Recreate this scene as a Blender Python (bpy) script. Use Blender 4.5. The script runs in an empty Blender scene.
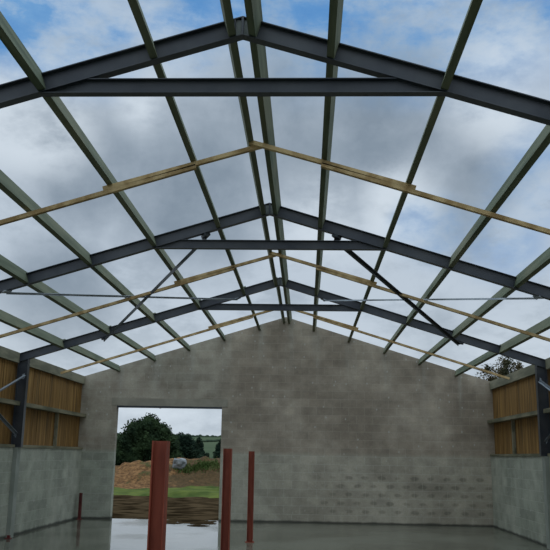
import bpy, bmesh, math, random
from mathutils import Vector, Matrix, noise
C = bpy.context.scene.collection
random.seed(7)
# ------------------------------------------------------------------ dimensions (metres; x across, y into the building, z up)
HW = 5.72                 # inner face of the side walls
GY = 22.834               # inner face of the gable wall
FY = [6.617, 12.120, 17.515]
ZR, SL = 5.714, 0.3086    # rafter top at the ridge, roof slope
TH = math.atan(SL)
WT = 1.87                 # top of the low block walls
DX0, DX1, DZ = -4.80, -1.79, 3.10

# ------------------------------------------------------------------ node helpers
class NT:
    def __init__(s, tree): s.t = tree; s.n = tree.nodes; s.l = tree.links
    def new(s, typ, **k):
        n = s.n.new(typ)
        for a, b in k.items(): setattr(n, a, b)
        return n
    def put(s, sock, v):
        if hasattr(v, 'is_output'): s.l.new(v, sock)
        elif v is not None: sock.default_value = v
    def m(s, op, a, b=None, c=None, clamp=False):
        n = s.new('ShaderNodeMath', operation=op); n.use_clamp = clamp
        s.put(n.inputs[0], a)
        if b is not None: s.put(n.inputs[1], b)
        if c is not None: s.put(n.inputs[2], c)
        return n.outputs[0]
    def step(s, v, a, b, lo=0., hi=1.):
        n = s.new('ShaderNodeMapRange', interpolation_type='SMOOTHSTEP')
        s.put(n.inputs[0], v); s.put(n.inputs[1], a); s.put(n.inputs[2], b); s.put(n.inputs[3], lo); s.put(n.inputs[4], hi)
        return n.outputs[0]
    def mix(s, f, a, b, blend='MIX'):
        n = s.new('ShaderNodeMix', data_type='RGBA', blend_type=blend)
        s.put(n.inputs[0], f); s.put(n.inputs[6], a if hasattr(a, 'is_output') else (*a, 1)); s.put(n.inputs[7], b if hasattr(b, 'is_output') else (*b, 1))
        return n.outputs[2]
    def xyz(s, v):
        n = s.new('ShaderNodeSeparateXYZ'); s.l.new(v, n.inputs[0]); return n.outputs
    def vec(s, x, y, z):
        n = s.new('ShaderNodeCombineXYZ'); s.put(n.inputs[0], x); s.put(n.inputs[1], y); s.put(n.inputs[2], z); return n.outputs[0]
    def noise(s, v, scale, detail=4., rough=.55):
        n = s.new('ShaderNodeTexNoise'); s.put(n.inputs['Vector'], v); n.inputs['Scale'].default_value = scale
        n.inputs['Detail'].default_value = detail; n.inputs['Roughness'].default_value = rough
        return n.outputs[0]
    def obj(s): return s.new('ShaderNodeTexCoord').outputs['Object']
    def scaled(s, v, sc):
        n = s.new('ShaderNodeMapping'); s.l.new(v, n.inputs[0]); n.inputs['Scale'].default_value = sc; return n.outputs[0]

def mat(name, rough=.7, metal=0., spec=.5):
    m = bpy.data.materials.new(name); m.use_nodes = True
    t = NT(m.node_tree); b = m.node_tree.nodes['Principled BSDF']
    b.inputs['Roughness'].default_value = rough; b.inputs['Metallic'].default_value = metal
    b.inputs['Specular IOR Level'].default_value = spec
    return m, t, b
def bump(t, b, h, strength=.3, dist=.01):
    n = t.new('ShaderNodeBump'); n.inputs['Strength'].default_value = strength; n.inputs['Distance'].default_value = dist
    t.put(n.inputs['Height'], h); t.l.new(n.outputs[0], b.inputs['Normal'])

def simple(name, c1, c2, scale=3., rough=.7, stretch=(1, 1, 1), spec=.5, bs=.2, lo=.35, hi=.65, rand=0.):
    m, t, b = mat(name, rough, 0, spec)
    v = t.scaled(t.obj(), stretch)
    f = t.step(t.noise(v, scale), lo, hi)
    col = t.mix(f, c1, c2)
    if rand:
        oi = t.new('ShaderNodeObjectInfo')
        k = t.m('MULTIPLY_ADD', oi.outputs['Random'], rand * 2, 1 - rand)
        n = t.new('ShaderNodeMix', data_type='RGBA', blend_type='MULTIPLY'); n.inputs[0].default_value = 1
        t.l.new(col, n.inputs[6]); t.l.new(t.vec(k, k, k), n.inputs[7]); col = n.outputs[2]
    t.l.new(col, b.inputs['Base Color'])
    if bs: bump(t, b, t.noise(v, scale * 6), bs, .004)
    return m

def block_wall(name, axis):
    m, t, b = mat(name, .85, 0, .3)
    p = t.xyz(t.obj()); U = p[axis]; Z = p[2]
    uv = t.vec(U, Z, 0.)
    br = t.new('ShaderNodeTexBrick'); t.l.new(uv, br.inputs['Vector'])
    br.offset = .5; br.inputs['Scale'].default_value = 1.; br.inputs['Mortar Size'].default_value = .007
    br.inputs['Mortar Smooth'].default_value = .6; br.inputs['Brick Width'].default_value = .45; br.inputs['Row Height'].default_value = .225
    br.inputs['Color1'].default_value = (0, 0, 0, 1); br.inputs['Color2'].default_value = (1, 1, 1, 1); br.inputs['Mortar'].default_value = (.5, .5, .5, 1)
    blockv = t.xyz(br.outputs['Color'])[0]; mortar = br.outputs['Fac']
    big = t.noise(uv, .55, 4.); mid = t.noise(uv, 2.6, 5., .6); fine = t.noise(uv, 22., 3.)
    upper = t.mix(t.step(big, .35, .68), (.27, .220, .168), (.43, .362, .285))
    lower = t.mix(t.step(big, .35, .65), (.315, .325, .262), (.42, .42, .345))
    zz = t.m('MULTIPLY_ADD', t.m('SUBTRACT', mid, .5), .25, Z)
    green = lower if axis == 1 else t.mix(t.step(U, -5.0, 1.6), lower, t.mix(t.step(big, .35, .65), (.345, .303, .238), (.445, .398, .318)))
    col = t.mix(t.step(zz, 1.78, 1.92), green, upper) if axis == 0 else green
    # paler pier of wall left of the doorway, greener with damp
    if axis == 0:
        left = t.m('MULTIPLY', t.step(U, -1.2, -2.2), t.step(mid, .2, .6))
        col = t.mix(t.m('MULTIPLY', left, .35), col, (.36, .36, .30))
        # pale lime runs below the bearing places of the roof timbers
        runs = None
        for cx in (-4.8, -3.78, -2.78, -1.78, -.78, .1, .8, 1.8, 2.8, 3.8, 4.85):
            d = t.m('ABSOLUTE', t.m('SUBTRACT', U, cx + .06))
            g = t.step(d, .0, .22, 1., 0.)
            roofz = ZR - SL * abs(cx)
            g = t.m('MULTIPLY', g, t.step(Z, roofz - 1.9, roofz - .2))
            runs = g if runs is None else t.m('MAXIMUM', runs, g)
        streak = t.noise(t.vec(t.m('MULTIPLY', U, 9.), t.m('MULTIPLY', Z, .8), 0.), 1., 3.)
        col = t.mix(t.m('MULTIPLY', t.m('MULTIPLY', runs, t.step(streak, .3, .7)), .5), col, (.42, .40, .34))
        # damp marks sitting at the block joints in the lower courses
        row = t.m('FLOOR', t.m('DIVIDE', Z, .225))
        sh = t.m('MULTIPLY', t.m('MODULO', row, 2.), .225)
        dx = t.m('ABSOLUTE', t.m('SUBTRACT', t.m('FRACT', t.m('DIVIDE', t.m('ADD', t.m('ADD', U, 90.), sh), .45)), .5))
        dz = t.m('ABSOLUTE', t.m('SUBTRACT', t.m('FRACT', t.m('DIVIDE', Z, .225)), .45))
        d = t.m('ADD', t.m('MULTIPLY', t.m('POWER', dx, 2.), 9.), t.m('MULTIPLY', t.m('POWER', dz, 2.), 9.))
        d = t.m('ADD', d, t.m('MULTIPLY', t.m('SUBTRACT', mid, .5), 1.6))
        blot = t.step(d, .1, .75, 1., 0.)
        reg = t.m('MULTIPLY', t.step(Z, .12, .3), t.step(Z, 1.25, 1.55, 1., 0.))
        reg = t.m('MULTIPLY', reg, t.step(U, .1, 1.9))
        col = t.mix(t.m('MULTIPLY', t.m('MULTIPLY', blot, reg), .5), col, (.15, .135, .10))
    shade = t.m('MULTIPLY_ADD', t.m('SUBTRACT', blockv, .5), .15, 1.)
    shade = t.m('MULTIPLY', shade, t.m('MULTIPLY_ADD', t.m('SUBTRACT', mid, .5), .95, 1.))
    band = t.noise(t.vec(t.m('MULTIPLY', U, .5), t.m('FLOOR', t.m('DIVIDE', Z, .225)), 7.3), 1.7, 2.)
    shade = t.m('MULTIPLY', shade, t.m('MULTIPLY_ADD', t.m('SUBTRACT', band, .5), .35, 1.))
    shade = t.m('MULTIPLY', shade, t.m('MULTIPLY_ADD', t.m('SUBTRACT', fine, .5), .35, 1.))
    n = t.new('ShaderNodeMix', data_type='RGBA', blend_type='MULTIPLY'); n.inputs[0].default_value = 1
    t.l.new(col, n.inputs[6]); t.l.new(t.vec(shade, shade, shade), n.inputs[7]); col = n.outputs[2]
    col = t.mix(t.m('MULTIPLY', mortar, t.step(Z, 1.7, 2.0, .5, .28)), col, (.52, .49, .42))
    # pale chips at scattered block corners
    vo = t.new('ShaderNodeTexVoronoi', voronoi_dimensions='2D'); t.l.new(t.scaled(uv, (1, .7, 1)), vo.inputs['Vector']); vo.inputs['Scale'].default_value = 3.4
    chip = t.m('MULTIPLY', t.step(vo.outputs['Distance'], .035, .09, 1., 0.), t.step(t.xyz(vo.outputs['Color'])[0], .5, .7))
    if axis == 0: chip = t.m('MULTIPLY', chip, t.step(Z, 1.5, 2.2, .4, 1.))
    col = t.mix(t.m('MULTIPLY', chip, .6), col, (.55, .53, .48))
    # dark dirty line at the foot
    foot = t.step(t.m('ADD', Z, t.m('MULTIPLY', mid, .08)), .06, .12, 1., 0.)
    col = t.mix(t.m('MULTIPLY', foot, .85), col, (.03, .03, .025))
    t.l.new(col, b.inputs['Base Color'])
    h = t.m('SUBTRACT', t.m('MULTIPLY', fine, .4), mortar)
    bump(t, b, h, .35, .006)
    return m

def floor_mat():
    m, t, b = mat('wet_concrete', .1, 0, .5)
    v = t.obj(); p = t.xyz(v)
    big = t.noise(v, .45, 4.); mid = t.noise(v, 2.2, 5.)
    col = t.mix(t.step(big, .35, .65), (.075, .073, .055), (.125, .12, .093))
    # dried grit along the right half, as rows left by the screed
    t.l.new(col, b.inputs['Base Color'])
    wet = t.step(t.m('ADD', big, t.m('MULTIPLY', p[0], .02)), .38, .66)
    r = t.m('MULTIPLY_ADD', wet, .13, .05)
    r = t.m('ADD', r, t.m('MULTIPLY', t.step(p[0], -1.2, .5), .08))
    t.l.new(r, b.inputs['Roughness'])
    b.inputs['IOR'].default_value = 1.30
    bump(t, b, t.noise(t.scaled(v, (1, .5, 1)), 1.6, 4.), .22, .01)
    return m

def cladding_mat():
    m, t, b = mat('larch_boards', .75, 0, .3)
    p = t.xyz(t.obj())
    idx = t.m('FLOOR', t.m('DIVIDE', t.m('ADD', p[1], 50.), .15))
    wn = t.new('ShaderNodeTexWhiteNoise', noise_dimensions='1D'); t.l.new(idx, wn.inputs['W'])
    g = t.noise(t.vec(t.m('MULTIPLY', p[1], 9.), t.m('MULTIPLY', p[2], .6), idx), 1.2, 5.)
    col = t.mix(t.step(g, .3, .7), (.17, .085, .022), (.40, .225, .07))
    col = t.mix(t.m('MULTIPLY', wn.outputs[0], .55), col, (.18, .092, .025))
    dark = t.step(t.noise(t.vec(t.m('MULTIPLY', p[1], 5.), t.m('MULTIPLY', p[2], .5), 3.), 1., 3.), .56, .68)
    col = t.mix(t.m('MULTIPLY', dark, .6), col, (.07, .045, .02))
    t.l.new(col, b.inputs['Base Color'])
    bump(t, b, g, .2, .004)
    return m

def purlin_mat():
    m, t, b = mat('treated_timber', .8, 0, .25)
    v = t.obj(); p = t.xyz(v)
    g = t.noise(t.scaled(v, (14, .8, 14)), 1., 4.)
    s = t.noise(t.scaled(v, (1, .5, 1)), 1.2, 3.)
    col = t.mix(t.step(g, .3, .7), (.075, .098, .062), (.165, .188, .125))
    col = t.mix(t.m('MULTIPLY', t.step(s, .45, .7), .5), col, (.24, .22, .14))
    oi = t.new('ShaderNodeObjectInfo')
    col = t.mix(t.m('MULTIPLY', oi.outputs['Random'], .35), col, (.23, .225, .155))
    t.l.new(col, b.inputs['Base Color']); bump(t, b, g, .2, .003)
    return m

M = dict(
    gable=block_wall('gable_blockwork', 0), side=block_wall('side_blockwork', 1), floor=floor_mat(),
    clad=cladding_mat(), purlin=purlin_mat(),
    steel=simple('blue_grey_steel', (.024, .030, .044), (.058, .064, .074), 2.6, .40, spec=.6, bs=0, lo=.3, hi=.7),
    galv=simple('galvanised_steel', (.13, .15, .18), (.20, .22, .25), 5, .45, spec=.5, bs=0),
    batten=simple('pale_batten_timber', (.36, .23, .10), (.60, .43, .22), 3, .75, (2, .6, 2), .25, .15, rand=.12),
    rail=simple('grey_green_rail_timber', (.13, .125, .08), (.27, .24, .16), 2, .8, (3, .5, 3), .25, .2),
    eave=simple('eave_timber', (.15, .145, .10), (.27, .25, .175), 2, .8, (3, .5, 3), .25, .2),
    red=simple('red_oxide_primer', (.175, .033, .016), (.26, .056, .028), 2.5, .6, (3, 3, .7), .35, .1),
    zinc=simple('bright_galvanised_steel', (.30, .33, .38), (.42, .45, .49), 5, .5, spec=.5, bs=0),
    plate=simple('dusty_plate_steel', (.13, .14, .135), (.19, .20, .19), 6, .7, spec=.3, bs=0),
    dark_red=simple('dark_red_primer', (.10, .014, .012), (.15, .022, .018), 5, .6),
    pier=simple('pale_render', (.25, .265, .225), (.32, .33, .29), 2, .85),
    lintel=simple('precast_concrete', (.27, .245, .195), (.33, .30, .24), 3, .85),
    mud=simple('mud', (.020, .013, .007), (.075, .050, .028), 1.3, 1., (.8, 1.7, 1), .0, .8),
    grass=simple('rough_grass', (.045, .065, .012), (.105, .125, .025), .9, .9, spec=.1, bs=.3),
    rock=simple('grey_stone', (.16, .17, .18), (.28, .28, .29), 4, .9),
    leaf=simple('dark_leaves', (.013, .024, .012), (.035, .055, .022), .5, .9, spec=.1, bs=0),
    leaf_far=simple('conifer_needles', (.012, .024, .016), (.028, .045, .026), .5, .9, spec=.1, bs=0),
    leaf_warm=simple('russet_leaves', (.03, .034, .018), (.10, .075, .04), 1.2, .9, spec=.1, bs=0),
    weed=simple('weed_leaves', (.05, .08, .02), (.10, .12, .04), 1.5, .9, spec=.1, bs=0),
    bark=simple('bark', (.05, .04, .03), (.09, .07, .05), 4, .9),
    field=simple('hill_field', (.055, .075, .045), (.085, .105, .065), .02, .95, spec=.0, bs=0),
    hedge=simple('hedge', (.035, .05, .035), (.06, .08, .05), .2, .95, spec=.0, bs=0),
)
def soil():
    m, t, b = mat('heaped_soil', .9, 0, .15)
    v = t.obj(); n1 = t.noise(v, 1.1, 6., .65); n2 = t.noise(v, 5., 5., .7); p = t.xyz(v)
    col = t.mix(t.step(n2, .3, .7), (.06, .027, .010), (.27, .135, .055))
    col = t.mix(t.m('MULTIPLY', t.step(t.m('MULTIPLY_ADD', p[0], .09, t.m('ADD', n1, .58)), .42, .56), .75), col, (.05, .035, .016))
    col = t.mix(t.m('MULTIPLY', t.step(n1, .55, .66), .55), col, (.045, .065, .014))
    t.l.new(col, b.inputs['Base Color']); bump(t, b, n2, .7, .08)
    return m
M['soil'] = soil()

# ------------------------------------------------------------------ mesh helpers
def tag(o, label=None, cat=None, group=None, kind=None):
    for k, v in (('label', label), ('category', cat), ('group', group), ('kind', kind)):
        if v: o[k] = v
    return o
def obj(name, bm, m, parent=None, smooth=False):
    bmesh.ops.recalc_face_normals(bm, faces=bm.faces)
    me = bpy.data.meshes.new(name); bm.to_mesh(me); bm.free(); me.materials.append(m)
    if smooth:
        for p in me.polygons: p.use_smooth = True
    o = bpy.data.objects.new(name, me); C.objects.link(o)
    if parent:
        o.parent = parent; o.location = -parent.location      # meshes are built in world metres
    return o
def recentre(o):
    """put the origin at the thing's own base centre"""
    vs = o.data.vertices
    xs = [v.co.x for v in vs]; ys = [v.co.y for v in vs]; zs = [v.co.z for v in vs]
    c = Vector(((min(xs)+max(xs))/2, (min(ys)+max(ys))/2, min(zs)))
    return c
def empty(name, loc):
    o = bpy.data.objects.new(name, None); C.objects.link(o); o.location = loc; o.empty_display_size = .2; return o
def box(bm, x0, x1, y0, y1, z0, z1):
    vs = [bm.verts.new((x, y, z)) for x in (x0, x1) for y in (y0, y1) for z in (z0, z1)]
    for f in ((0, 1, 3, 2), (4, 6, 7, 5), (0, 4, 5, 1), (2, 3, 7, 6), (0, 2, 6, 4), (1, 5, 7, 3)): bm.faces.new([vs[i] for i in f])
    return bm
def extrude(bm, prof, a, b, side, up, ca=None, cb=None):
    """sweep a 2-D profile (along side, up) from a to b; ca/cb = (point, normal) planes that mitre the ends"""
    a, b, side, up = Vector(a), Vector(b), Vector(side), Vector(up); d = (b - a).normalized()
    def ring(p, cut):
        out = []
        for s, u in prof:
            q = p + side * s + up * u
            if cut: q = q + d * ((Vector(cut[0]) - q).dot(Vector(cut[1])) / d.dot(Vector(cut[1])))
            out.append(bm.verts.new(q))
        return out
    r1, r2 = ring(a, ca), ring(b, cb); n = len(prof)
    for i in range(n): bm.faces.new((r1[i], r1[(i+1) % n], r2[(i+1) % n], r2[i]))
    bm.faces.new(r1[::-1]); bm.faces.new(r2)
    return bm
def ibeam(h, w, tf, tw):   # profile: top at 0, hangs to -h
    a, b = w/2, tw/2
    return [(-a, 0), (a, 0), (a, -tf), (b, -tf), (b, -h+tf), (a, -h+tf), (a, -h), (-a, -h), (-a, -h+tf), (-b, -h+tf), (-b, -tf), (-a, -tf)]
def rect(w, h): return [(-w/2, 0), (w/2, 0), (w/2, -h), (-w/2, -h)]
def angle(a, t): return [(0, 0), (a, 0), (a, -t), (t, -t), (t, -a), (0, -a)]
def bolt(bm, p, n, r=.016, h=.014):
    n = Vector(n).normalized(); q = n.to_track_quat('Z', 'Y').to_matrix().to_4x4()
    bmesh.ops.create_cone(bm, cap_ends=True, segments=6, radius1=r, radius2=r, depth=h, matrix=Matrix.Translation(Vector(p) + n*h/2) @ q)
def roofz(x, off=0): return ZR - SL*abs(x) - off

# ------------------------------------------------------------------ setting
def struct(name, bm, m, parent=None):
    o = obj(name, bm, m, parent)
    if not parent: o['kind'] = 'structure'
    return o
struct('floor', box(bmesh.new(), -HW, HW, -4, GY+.22, -.2, 0), M['floor'])
# gable wall with doorway
bm = bmesh.new(); GX = 5.95
ez = roofz(GX) + .01
outline = [(-GX, -.2), (DX0, -.2), (DX0, DZ), (DX1, DZ), (DX1, -.2), (GX, -.2), (GX, ez), (0, ZR+.01), (-GX, ez)]
y0, y1 = GY, GY+.215
quads = [[(-GX, -.2), (DX0, -.2), (DX0, DZ), (-GX, DZ)], [(DX1, -.2), (GX, -.2), (GX, DZ), (DX1, DZ)],
         [(-GX, DZ), (DX0, DZ), (DX1, DZ), (GX, DZ), (GX, ez), (0, ZR+.01), (-GX, ez)]]
vc = {}
def V(x, y, z):
    k = (round(x, 4), round(y, 4), round(z, 4))
    if k not in vc: vc[k] = bm.verts.new(k)
    return vc[k]
for q in quads:
    bm.faces.new([V(x, y0, z) for x, z in q]); bm.faces.new([V(x, y1, z) for x, z in q][::-1])
for i in range(len(outline)):
    a, b = outline[i], outline[(i+1) % len(outline)]
    pts = [a, b]
    if a[0] == b[0] and abs(a[0]) == GX:
        pts = [a, (a[0], DZ), b]
    for p, q in zip(pts, pts[1:]):
        bm.faces.new((V(p[0], y0, p[1]), V(q[0], y0, q[1]), V(q[0], y1, q[1]), V(p[0], y1, p[1])))
struct('wall_back', bm, M['gable'])
for s, nm in ((-1, 'left'), (1, 'right')):
    struct('wall_'+nm, box(bmesh.new(), min(s*HW, s*(HW+.215)), max(s*HW, s*(HW+.215)), -4, GY, -.2, WT), M['side'])
# lintel over the doorway, slightly proud of the wall; steel angle under it
struct('trim_1', box(bmesh.new(), DX0-.16, DX1+.16, GY-.012, GY+.1, DZ+.012, DZ+.225), M['lintel'])
struct('trim_2', box(bmesh.new(), DX0, DX1, GY-.006, GY+.2, DZ-.035, DZ+.01), M['steel'])
# rendered piers that encase the feet of the far columns
piers = []
for s, nm in ((-1, 'left'), (1, 'right')):
    xa, xb = sorted((s*HW, s*(HW-.085)))
    struct('trim_%d' % (3 if s < 0 else 4), box(bmesh.new(), xa, xb, FY[2]-.10, FY[2]+.12, 0, WT), M['pier'])

# ------------------------------------------------------------------ steel portal frames
RP = ibeam(.178, .102, .009, .007)
UPV = lambda s: Vector((s*math.sin(TH), 0, math.cos(TH)))
names = ['nearest', 'middle', 'farthest']
for k, y in enumerate(FY):
    fr = empty('portal_frame', (0, y, 0))
    tag(fr, ['largest dark steel roof frame, nearest the viewer, at the top of the picture',
             'dark steel roof frame, second of three, with braces bolted to its far side',
             'dark steel roof frame closest to the gable wall, with both columns visible'][k], 'steel frame', 'steel portal frames of the barn roof')
    for s in (-1, 1):
        bm = bmesh.new(); a = Vector((0, y, ZR-.01)); b = Vector((s*5.80, y, ZR-.01 - SL*5.80))
        extrude(bm, RP, a, b, (0, 1, 0), UPV(s), ((0, y, 0), (1, 0, 0)), ((s*5.80, y, 0), (1, 0, 0)))
        r = obj('rafter', bm, M['steel'], fr)
        # column below the rafter end
        bm = bmesh.new(); ci, co = s*5.575, s*5.80
        zt = lambda x: ZR - SL*abs(x) - .197
        w, tw, tf = .133/2, .004, .0095
        prof = [(ci, -w), (ci+s*tf, -w), (ci+s*tf, -tw), (co-s*tf, -tw), (co-s*tf, -w), (co, -w), (co, w), (co-s*tf, w), (co-s*tf, tw), (ci+s*tf, tw), (ci+s*tf, w), (ci, w)]
        zb = WT + .001
        lo = [bm.verts.new((px, y+py, zb)) for px, py in prof]; hi = [bm.verts.new((px, y+py, zt(px))) for px, py in prof]
        n = len(prof)
        for i in range(n): bm.faces.new((lo[i], lo[(i+1) % n], hi[(i+1) % n], hi[i]))
        bm.faces.new(lo); bm.faces.new(hi)
        c = obj('column', bm, M['steel'], fr)
        # haunch end plate and bolts
        bm = bmesh.new()
        extrude(bm, rect(.15, .014), (s*5.56, y, zt(5.56)+.001), (s*5.80, y, zt(5.80)+.001), (0, 1, 0), UPV(s))
        obj('end_plate', bm, M['steel'], c)
    # horizontal tie under the rafters, ends cut to the slope
    bm = bmesh.new(); zt_, zb_ = 5.090, 4.950
    P = ibeam(.140, .089, .008, .006)
    nL = Vector((-SL, 0, 1)); nR = Vector((SL, 0, 1)); apex = (0, y, ZR-.198)
    extrude(bm, P, (-1.5, y, zt_), (1.5, y, zt_), (0, 1, 0), (0, 0, 1), (apex, nL), (apex, nR))
    obj('tie_beam', bm, M['steel'], fr)
    # apex splice: end plates at the joint and a pale web plate facing the viewer
    obj('apex_plate', box(bmesh.new(), -.010, .010, y-.050, y+.050, ZR-.196, ZR-.013), M['steel'], fr)
    for s in (-1, 1):
        obj('web_plate', box(bmesh.new(), min(s*.012, s*.062), max(s*.012, s*.062), y-.030, y-.0040, ZR-.19, ZR-.042), M['plate'], fr)
        obj('stiffener', box(bmesh.new(), s*.070-.005, s*.070+.005, y-.050, y-.0040, ZR-.208, ZR-.045), M['steel'], fr)

# ------------------------------------------------------------------ purlins: timbers set between the rafters
PX = [.14, .85, 1.86, 2.87, 3.86, 4.88]
bays = [(1.10, FY[0]), (FY[0], FY[1]), (FY[1], FY[2]), (FY[2], GY)]
bayname = ['in front of the nearest frame', 'between nearest and middle frames', 'between middle and farthest frames', 'between farthest frame and gable']
pos = ['just %s of the ridge', 'second down the %s slope', 'third down the %s slope', 'fourth down the %s slope', 'fifth down the %s slope', 'lowest on the %s slope']
grp = ['roof purlins in the nearest bay', 'roof purlins in the second bay', 'roof purlins in the third bay', 'roof purlins against the gable']
for bi, (ya, yb) in enumerate(bays):
    for s in (-1, 1):
        for i, x in enumerate(PX):
            if bi == 0 and x > 2.95: continue
            A = ya + (.006 if bi else 0); B = yb - .006 if bi < 3 else yb
            up = UPV(s); side = Vector((math.cos(TH), 0, -s*math.sin(TH)))
            if bi == 3: x -= .045 if s < 0 else .01
            top = Vector((s*x, 0, roofz(x))) + up*.03
            bm = bmesh.new()
            w = .068
            prof = rect(w, .178 if bi == 3 else .200)
            extrude(bm, prof, (top.x, A, top.z), (top.x, B, top.z), side, up)
            root = obj('roof_purlin', bm, M['purlin'])
            side_nm = 'left' if s < 0 else 'right'
            tag(root, 'greenish timber purlin, %s, %s' % (pos[i] % side_nm, bayname[bi]), 'roof timber', grp[bi])
    if bi == 0: continue
    for s in (-1, 1):
        nm = 'left' if s < 0 else 'right'
        xa, xb = sorted((s*5.765, s*5.835))
        y_a = ya + (.07 if bi != 9 else 0)
        if bi == 3: yb_ = yb
        else: yb_ = yb - .07
        o = obj('eaves_beam', box(bmesh.new(), s*5.805-.035, s*5.805+.035, y_a, yb_, 3.70, 3.925), M['eave'])
        tag(o, 'weathered timber eaves beam of the %s side wall, %s' % (nm, bayname[bi]), 'roof timber', 'eaves beams')

# ------------------------------------------------------------------ thin battens nailed under the purlins, lapped in two lengths
for bi, y in ((1, 9.10), (2, 14.50), (3, 19.85)):
    for s in (-1, 1):
        nm = 'left' if s < 0 else 'right'
        for kind, xa, xb, dy in (('short', -.05, 1.95, 0.), ('long', .84, 5.66, 0.)):
            up = UPV(s); off = .200-.03 + .001 + (.053 if kind == 'long' else 0)
            def P_(x): return Vector((s*x, y+dy+(.07 if s < 0 else 0), roofz(x))) - up*off
            bm = bmesh.new()
            extrude(bm, rect(.058, .052), P_(xa), P_(xb), (0, 1, 0), up)
            o = obj('roof_batten', bm, M['batten'])
            tag(o, ('pale wooden batten from the ridge, ' if kind == 'short' else 'long pale wooden batten to the eaves, ')
                + '%s slope, %s' % (nm, {1: 'row nearest the viewer', 2: 'middle row', 3: 'row closest to the gable'}[bi]), 'batten', 'pale battens under the purlins')

# ------------------------------------------------------------------ wind braces between the middle and farthest frames
def brace(a, b, label, m, group, up=(0, 0, 1), sz=.06, cat='brace', pack=.01):
    a, b = Vector(a), Vector(b); d = (b-a).normalized()
    up = (Vector(up) - d*Vector(up).dot(d)).normalized(); side = d.cross(up)
    root = empty('wind_brace', a)
    bm = bmesh.new(); extrude(bm, angle(sz, .007), a, b, side, up); o = obj('angle_bar', bm, m, root)
    for p, q in ((a, d), (b, -d)):
        bm = bmesh.new(); extrude(bm, rect(.10, pack), p - q*.07 + side*sz/2 + up*pack, p + q*.07 + side*sz/2 + up*pack, side, up)
        g_ = obj('packing_plate', bm, m, root)
        bm = bmesh.new(); bolt(bm, p + q*.03 + side*sz/2 - up*.007, -up, .018, .02); obj('bolt', bm, m, root)
    return tag(root, label, cat, group)
for s in (-1, 1):
    nm = 'left' if s < 0 else 'right'; up = UPV(s)
    def at(x, y, off): return Vector((s*x, y, roofz(x))) - up*off
    brace(at(4.20, FY[1]+.02, .206), at(1.03, FY[2]-.0, .206), 'pale grey steel brace crossing the %s roof slope almost level' % nm, M['zinc'], 'roof wind braces', up, .03, pack=.017)
    brace(at(1.10, FY[1]+.02, .238), at(4.00, FY[2]-.04, .238), 'dark steel brace slanting steeply across the %s roof slope' % nm, M['steel'], 'roof wind braces', up, .062, pack=.049)
    # crossed braces in the side wall, same bay
    brace((s*5.60, FY[2]-.2, 3.42), (s*5.60, 13.4, 2.17), 'grey steel brace rising to the top of the far %s column' % nm, M['galv'], 'side wall wind braces', (s, 0, 0), .055)
    brace((s*5.665, FY[2]-.2, 2.17), (s*5.665, 13.4, 3.42), 'grey steel brace falling to the wall top at the far %s column' % nm, M['galv'], 'side wall wind braces', (s, 0, 0), .055)

# ------------------------------------------------------------------ board cladding, rails and studs above the low walls
for bi in (1, 2, 3):
    ya, yb = bays[bi]
    for s in (-1, 1):
        nm = 'left' if s < 0 else 'right'
        bm = bmesh.new(); y = ya + .01; i = 0
        while y < yb - .02:
            w = min(.142, yb - .002 - y); o_ = random.uniform(0, .008)
            xa, xb = sorted((s*(5.842+o_), s*(5.864+o_)))
            box(bm, xa, xb, y, y+w, WT, 3.90); y += .150; i += 1
        y = ya + .085                                        # second skin of boards behind closes the gaps
        while y < yb - .02:
            xa, xb = sorted((s*5.874, s*5.894))
            box(bm, xa, xb, y, min(y+.148, yb-.002), WT, 3.88); y += .150
        o = obj('board_cladding', bm, M['clad'])
        tag(o, 'orange-brown board cladding above the %s wall, %s' % (nm, bayname[bi]), 'cladding', 'board cladding of the side walls')
        g = .07
        y_b = yb - g if bi < 3 else yb
        for z0, z1, xi, lab in ((WT, WT+.06, 5.655, 'sole timber on top of the %s wall, %s'), (2.765, 2.855, 5.665, 'timber rail halfway up the %s cladding, %s')):
            if lab.startswith('sole'): xi = 5.70
            a_, b_ = ya + g, y_b
            xa, xb = sorted((s*xi, s*5.84))
            o = obj('sole_plate' if lab.startswith('sole') else 'cladding_rail', box(bmesh.new(), xa, xb, a_, b_, z0, z1), M['rail'])
            tag(o, 'dull ' + lab % (nm, bayname[bi]), 'rail', 'cladding rails and sole timbers')
        if bi == 3:
            yy = 20.55
            xa, xb = sorted((s*5.76, s*5.84))
            o = obj('timber_stud', box(bmesh.new(), xa, xb, yy-.03, yy+.03, WT+.06, 2.765), M['eave'])
            tag(o, 'short pale upright stud below the rail on the %s cladding' % nm, 'stud', 'cladding studs')
            
# ------------------------------------------------------------------ red steel posts standing on the floor
def post(x, y, h, w, d, label, name='steel_post', grp_='red steel posts', m=None):
    m = m or M['red']
    root = empty(name, (x, y, 0))
    bm = bmesh.new(); tf, tw = w*.065+.002, .004
    a, b = w/2, d/2
    prof = [(-a, -b), (-a+tf, -b), (-a+tf, -tw), (a-tf, -tw), (a-tf, -b), (a, -b), (a, b), (a-tf, b), (a-tf, tw), (-a+tf, tw), (-a+tf, b), (-a, b)]
    lo = [bm.verts.new((x+p, y+q, .012)) for p, q in prof]; hi = [bm.verts.new((x+p, y+q, h)) for p, q in prof]; n = len(prof)
    for i in range(n): bm.faces.new((lo[i], lo[(i+1) % n], hi[(i+1) % n], hi[i]))
    bm.faces.new(lo[::-1]); bm.faces.new(hi)
    obj('post_shaft', bm, m, root)
    e = .03
    obj('base_plate', box(bmesh.new(), x-a-e, x+a+e, y-b-e, y+b+e, 0, .012), m, root)
    return tag(root, label, 'post', grp_)
post(-.583, FY[0]+.045, 1.885, .122, .15, 'red oxide steel post nearest the viewer, standing in front of the doorway')
post(-.562, FY[1]+.08, 1.877, .122, .15, 'middle red oxide steel post, beside the right edge of the doorway')
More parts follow.
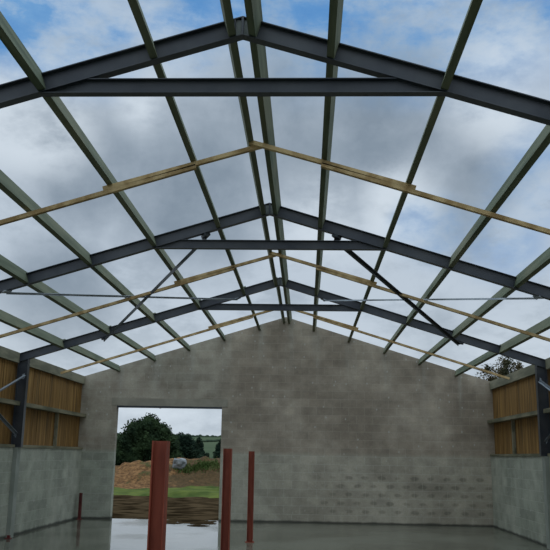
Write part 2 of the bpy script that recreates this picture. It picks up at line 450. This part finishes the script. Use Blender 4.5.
post(-.563, FY[2]+.08, 1.870, .122, .15, 'farthest free-standing red steel post, its foot visible on the floor')
post(-5.575, 22.50, .70, .07, .09, 'short red steel stub in the left corner by the gable wall', 'steel_stub', 'red steel stubs', M['dark_red'])
post(-5.60, 17.25, .07, .06, .06, 'tiny red steel stub on the floor at the foot of the left wall', 'steel_stub', 'red steel stubs', M['dark_red'])

# ------------------------------------------------------------------ outside
def grid(x0, x1, y0, y1, nx, ny, fz):
    bm = bmesh.new(); vs = [[bm.verts.new((x0+(x1-x0)*i/nx, y0+(y1-y0)*j/ny, 0)) for j in range(ny+1)] for i in range(nx+1)]
    for r in vs:
        for v in r: v.co.z = fz(v.co.x, v.co.y)
    for i in range(nx):
        for j in range(ny): bm.faces.new((vs[i][j], vs[i+1][j], vs[i+1][j+1], vs[i][j+1]))
    return bm
def nz(x, y, s, o=0): return noise.fractal(Vector((x*s+o, y*s, o)), .8, 2.1, 5)
bm = bmesh.new()
def mudz(x, y):
    base = -.10 + .045*nz(x, y, .9) + .035*math.sin(y*1.9 + .4*x + 1.5*nz(x, y, .25, 5))
    return base + .07*max(0, min(1, (y-23.1)/4))
o = struct('ground', grid(-24, 10, GY+.216, 36, 170, 80, mudz), M['mud'])
struct('field', box(bmesh.new(), -700, 500, -300, 900, -.6, -.35), M['field'])
def grz(x, y):
    t = max(0, min(1, (y-33-.25*(x+9)*0)/3)); return -.25 + .36*t + .12*nz(x, y, .5) - .02 + .03*(x+8)*t
o = obj('grass_verge', grid(-26, 12, 33.2, 43, 120, 40, grz), M['grass'])
tag(o, 'bright green strip of grass between the mud and the soil heap', 'grass', kind='stuff')
# soil heap: a long ridge, higher to the right
def mnd(x, y):
    cx = (x+11.5)/5.0
    top = 1.66*(1/(1+math.exp(-(cx+.1)*2.6))) + .12*nz(x, y, .35, 3)
    prof = math.exp(-((y-44)/2.6)**2)
    return -.1 + max(0, (top + .25*nz(x, y, .8, 9))*prof) + .08*nz(x, y, 2.2, 1)*prof
o = obj('soil_heap', grid(-22, 10, 39, 50, 210, 80, mnd), M['soil'], smooth=True)
tag(o, 'long heap of orange-brown soil outside the doorway', 'soil heap')
# dark flat lumps on the slab edge imitating a jagged tree reflection
bm = bmesh.new()
random.seed(3)
for i in range(34):
    x = random.uniform(-3.5, -1.95); r = random.uniform(.08, .26)
    bmesh.ops.create_icosphere(bm, subdivisions=2, radius=1, matrix=Matrix.Translation((x, GY+.05-abs(random.gauss(0, .45)), 0)) @ Matrix.Diagonal((r*1.2, r*1.1, random.uniform(.012, .02), 1)))
for v in bm.verts:
    v.co += Vector((0, .05, .008))*nz(v.co.x*4, v.co.y*4, 2)
    v.co.z = max(v.co.z, .001)
o = obj('painted_reflection', bm, M['mud']); tag(o, 'dark jagged patches imitating a tree reflection at the threshold of the doorway', 'mud', kind='stuff')
# rock
def rock(x, y, z, r, label):
    bm = bmesh.new(); bmesh.ops.create_icosphere(bm, subdivisions=3, radius=1)
    for v in bm.verts:
        k = (1 + .35*noise.noise(v.co*1.3 + Vector((x, y, 0))))/max(abs(v.co.x), abs(v.co.y), abs(v.co.z))**.6; v.co = Vector((v.co.x*r[0], v.co.y*r[1], v.co.z*r[2]))*k + Vector((x, y, z))
    return tag(obj('rock', bm, M['rock']), label, 'rock')
rock(-6.0, 42.7, 1.30, (.33, .3, .27), 'pale grey boulder on the crest of the soil heap')

def tree(name, x, y, h, blobs, leafm, label, n_leaf, ls, trunk_r, grp_=None, cat='tree', z0=-.35, core_r=.8):
    root = empty(name, (x, y, z0))
    bm = bmesh.new()
    extrude(bm, [(trunk_r*math.cos(a), trunk_r*math.sin(a)) for a in [k*math.pi/4 for k in range(8)]], (x, y, z0), (x+.1, y, z0+h*.62), (1, 0, 0), (0, 1, 0))
    for k in range(7):
        bx, by, bz, br = random.choice(blobs)[:4]
        a = Vector((x, y, z0+h*random.uniform(.25, .5))); b = Vector((x+bx, y+by, bz))
        d = (b-a).normalized(); s_ = d.orthogonal().normalized(); u_ = d.cross(s_)
        rr = trunk_r*.35
        extrude(bm, [(rr, 0), (0, rr), (-rr, 0), (0, -rr)], a, b, s_, u_)
    obj('trunk', bm, M['bark'], root)
    bm = bmesh.new(); tot = sum(b[3]**2 for b in blobs)
    for bx, by, bz, br in [b[:4] for b in blobs]:
        sx = 1.0
        core = bmesh.ops.create_icosphere(bm, subdivisions=3, radius=1)['verts']
        for v in core:
            k = br*core_r*(1 + .35*noise.noise(v.co*2.3 + Vector((bx, by, bz))))
            v.co = v.co*k + Vector((x+bx, y+by, bz))
        for k in range(int(n_leaf*br*br/tot)):
            d = Vector((random.gauss(0, 1), random.gauss(0, 1), random.gauss(0, 1))).normalized()
            p = Vector((x+bx, y+by, bz)) + d*br*((.72 if core_r > .5 else .25)+(.38 if core_r > .5 else .85)*random.random()*(1+.5*noise.noise(d*3+Vector((bx, 0, bz)))))
            s_ = Vector((random.gauss(0, 1), random.gauss(0, 1), random.gauss(0, 1))).normalized(); u_ = s_.orthogonal().normalized()
            l = ls*random.uniform(.6, 1.3)
            f = [p+s_*l, p+u_*l*.5, p-s_*l, p-u_*l*.5]
            bm.faces.new([bm.verts.new(q) for q in f])
    obj('foliage', bm, leafm, root)
    return tag(root, label, cat, grp_)
def wx(px, d): return .61 + d*(-.1583 + .0013*(px-178))
def wz(py, d): return 1.78 + d*.00129*(452-py)
def blobs_px(d, lst, cx):
    return [(wx(px, d)-cx, random.uniform(-.5, .5), wz(py, d), r*d*.00129) for px, py, r in lst]
random.seed(11)
d = 120; cx = wx(148, d)
tree('broadleaf_tree', cx, d, 8, blobs_px(d, [(137, 431, 11), (150, 426, 11), (162, 433, 10), (128, 442, 11), (171, 442, 9), (150, 441, 15), (121, 452, 12), (136, 455, 14), (160, 455, 13), (176, 456, 8), (112, 462, 13), (104, 448, 12)], cx), M['leaf'],
     'big dark round-headed tree seen through the left of the doorway', 9000, .22, .4, 'trees beyond the soil heap')
d = 132; cx = wx(187, d)
tree('broadleaf_tree', cx, d, 5, blobs_px(d, [(180, 438, 6), (187, 439, 6), (184, 446, 8), (190, 450, 8), (178, 452, 8), (194, 446, 6)], cx), M['leaf_far'],
     'lower dark tree touching the big round tree on its right', 4000, .2, .3, 'trees beyond the soil heap')
d = 128; cx = wx(198, d)
tree('conifer_tree', cx, d, 5, blobs_px(d, [(198, 438, 2.2), (198, 443, 4), (197, 450, 6), (200, 457, 7), (206, 452, 2), (206, 457, 3.4)], cx), M['leaf_far'],
     'pointed dark conifer at the end of the tree group, left of the green hill', 3000, .17, .25, 'trees beyond the soil heap')
d = 130; cx = wx(220, d)
tree('conifer_tree', cx, d, 5, blobs_px(d, [(220, 439, 3), (219, 445, 5), (218, 452, 6), (222, 458, 8), (226, 442, 5)], cx), M['leaf_far'],
     'dark conifer half hidden by the right edge of the doorway', 3000, .17, .25, 'trees beyond the soil heap')
# tree standing up behind the gable's right end
tree('garden_tree', 11.6, 45, 8, [(-1.5, .2, 5.6, .7), (0, 0, 6.5, .75), (-.6, .3, 6.0, .8), (.6, -.2, 6.2, .75), (1.1, .2, 5.5, .8), (-1.2, 0, 5.3, .8), (-.2, 0, 5.2, 1.1), (.2, .2, 7.1, .5), (-.9, .1, 6.7, .35), (.9, .3, 6.9, .35)], M['leaf_warm'],
     'thin-leaved russet-green tree rising behind the right end of the gable wall', 5200, .085, .15, core_r=.35)
# weeds on the heap
random.seed(5); bm = bmesh.new()
for i, (px, r, n) in enumerate([(187, .35, 200), (199, .5, 420), (212, .35, 260), (205, .5, 200)]):
    x = wx(px, 42.8); y = 42.8
    for k in range(n):
        xx = x+random.gauss(0, r*.6); yy = y+random.gauss(0, r*.5)-.2
        p = Vector((xx, yy, mnd(xx, yy)+abs(random.gauss(0, r*.22))))
        s_ = Vector((random.gauss(0, .5), random.gauss(0, .5), 1)).normalized(); u_ = s_.orthogonal(); l = .06
        bm.faces.new([bm.verts.new(q) for q in (p+s_*l, p+u_*l*.5, p-s_*l, p-u_*l*.5)])
tag(obj('weeds', bm, M['weed']), 'green weeds growing over the right of the soil heap', 'weeds', kind='stuff')
# far hill with a hedge along its crest
def hz(x, y): 
    t = max(0, min(1, (y-330)/270)); return -.4 + 16.0*(t*t*(3-2*t))*(.93+.00035*(x+120)) + 1.2*nz(x, y, .008)
struct('hill', grid(-330, 220, 320, 640, 60, 40, hz), M['field'])
bm = bmesh.new(); random.seed(9)
for i in range(120):
    x = -200 + i*1.9; y = 602+random.uniform(-3, 3)
    bmesh.ops.create_icosphere(bm, subdivisions=2, radius=1, matrix=Matrix.Translation((x, y, hz(x, y)+.6)) @ Matrix.Diagonal((1.9, 1.6, random.uniform(.9, 1.9), 1)))
tag(obj('hedgerow', bm, M['hedge']), 'dark hedgerow along the crest of the far green hill', 'hedge', kind='stuff')
bm = bmesh.new()
for i in range(60):
    x = -150 + i*1.9; y = 470+ (x+90)*.6
    bmesh.ops.create_icosphere(bm, subdivisions=2, radius=1, matrix=Matrix.Translation((x, y, hz(x, y)+.5)) @ Matrix.Diagonal((1.8, 1.4, random.uniform(.6, 1.3), 1)))
tag(obj('hedgerow', bm, M['hedge']), 'thin hedge line crossing the middle of the far hill', 'hedge', kind='stuff')

# ------------------------------------------------------------------ sky: broken cloud over pale blue
w = bpy.data.worlds.new('sky'); bpy.context.scene.world = w; w.use_nodes = True
t = NT(w.node_tree); bg = w.node_tree.nodes['Background']
g = t.new('ShaderNodeTexCoord').outputs['Generated']
p = t.xyz(g); zc = t.m('MAXIMUM', p[2], 0.)
def dirv(px, py):   # viewing direction of a place in the sky
    r = Vector((0.99913, 0.03803, 0.01681)); u = Vector((-0.00795, -0.22206, 0.97500)); f = Vector((-0.04082, 0.97429, 0.22157))
    return (f + r*((px-275)/796.54) - u*((py-275)/796.54)).normalized()
warp = t.noise(g, 4., 3.)
wv = t.m('SUBTRACT', warp, .5)
def blob(px, py, r, soft=1.):
    d = dirv(px, py); n = t.new('ShaderNodeVectorMath', operation='DISTANCE'); t.l.new(g, n.inputs[0]); n.inputs[1].default_value = d
    return t.step(t.m('ADD', n.outputs['Value'], t.m('MULTIPLY', wv, .12)), r*.35/796, r*1.25/796, 1., 0.)
def addm(lst):
    o = None
    for v in lst: o = v if o is None else t.m('MAXIMUM', o, v)
    return o
n1 = t.noise(g, 5.5, 7., .6); n2 = t.noise(t.scaled(g, (1, 1, 1.8)), 9., 7., .62); n3 = t.noise(t.scaled(g, (1, 1, 2.2)), 13., 8., .65)
blue = addm([blob(330, -5, 95), blob(415, 10, 90), blob(540, -5, 60), blob(240, 0, 60), blob(180, -10, 90), blob(95, 30, 70), blob(30, 5, 50), blob(300, -60, 140), blob(480, -60, 140)])
blue = t.m('ADD', blue, t.m('MULTIPLY', addm([blob(540, 185, 60), blob(430, 225, 40), blob(510, 235, 50), blob(20, 25, 50)]), .5))
high = t.step(p[2], .55, .8)
blue = t.m('MAXIMUM', blue, t.m('MULTIPLY', high, .45))
wisps = t.step(n2, .40, .66)
bf = t.m('MULTIPLY', blue, t.m('SUBTRACT', 1., t.m('MULTIPLY', wisps, .7)), clamp=True)
bf = t.m('MULTIPLY', bf, t.m('SUBTRACT', 1., t.m('MULTIPLY', t.step(n3, .45, .75), .5)))
grey = t.m('ADD', t.m('MULTIPLY', addm([blob(300, 130, 130), blob(200, 190, 120), blob(400, 130, 110), blob(90, 160, 90), blob(470, 190, 60), blob(60, 300, 80)]), .85), t.m('MULTIPLY', t.m('SUBTRACT', n1, .5), 2.2), clamp=True)
white = t.m('ADD', t.m('MULTIPLY', addm([blob(510, 90, 70), blob(40, 120, 70), blob(310, 215, 60), blob(395, 200, 50), blob(140, 110, 40)]), .9), t.step(p[2], .2, .02), clamp=True)
cl = t.mix(grey, (.50, .58, .67), (.225, .285, .355))
cl = t.mix(t.m('MULTIPLY', t.step(n3, .45, .7), .5), cl, (.27, .335, .405))
cl = t.mix(t.m('MULTIPLY', white, t.step(n2, .25, .6)), cl, (.64, .72, .80))
sky = t.mix(t.step(n2, .3, .7), (.10, .27, .57), (.20, .40, .67))
col = t.mix(bf, cl, sky)
col = t.mix(t.m('MULTIPLY', t.step(p[2], .24, .05), .5), col, t.mix(t.step(n3, .35, .65), (.62, .70, .77), (.45, .52, .585)))
# the cloud deck is brightest overhead
over = t.step(p[2], .56, .80, 1., 3.6)
mm = t.new('ShaderNodeMix', data_type='RGBA', blend_type='MULTIPLY'); mm.inputs[0].default_value = 1
t.l.new(col, mm.inputs[6]); t.l.new(t.vec(t.m('MULTIPLY', over, t.step(p[2], .56, .8, 1., 1.06)), over, t.m('MULTIPLY', over, t.step(p[2], .56, .8, 1., .84))), mm.inputs[7]); col = mm.outputs[2]
col = t.mix(t.step(p[2], 0., -.05), col, (.05, .055, .04))
t.l.new(col, bg.inputs['Color'])
bg.inputs['Strength'].default_value = 1.0

# ------------------------------------------------------------------ camera
cd = bpy.data.cameras.new('camera'); cam = bpy.data.objects.new('camera', cd); C.objects.link(cam)
r = Vector((0.99913496, 0.0380348, 0.01681351)); u = Vector((-0.00795421, -0.2220563, 0.9750014)); f = Vector((-0.04081753, 0.97429172, 0.22156167))
cam.matrix_world = Matrix(((r.x, u.x, -f.x, .61046902), (r.y, u.y, -f.y, 0), (r.z, u.z, -f.z, 1.78), (0, 0, 0, 1)))
cd.sensor_width = 36; cd.sensor_fit = 'HORIZONTAL'; cd.lens = 796.5408*36/550; cd.clip_end = 3000
sc = bpy.context.scene; sc.camera = cam
sc.view_settings.view_transform = 'Standard'; sc.view_settings.look = 'None'; sc.view_settings.exposure = 0; sc.view_settings.gamma = 1
sc.view_settings.use_curve_mapping = False
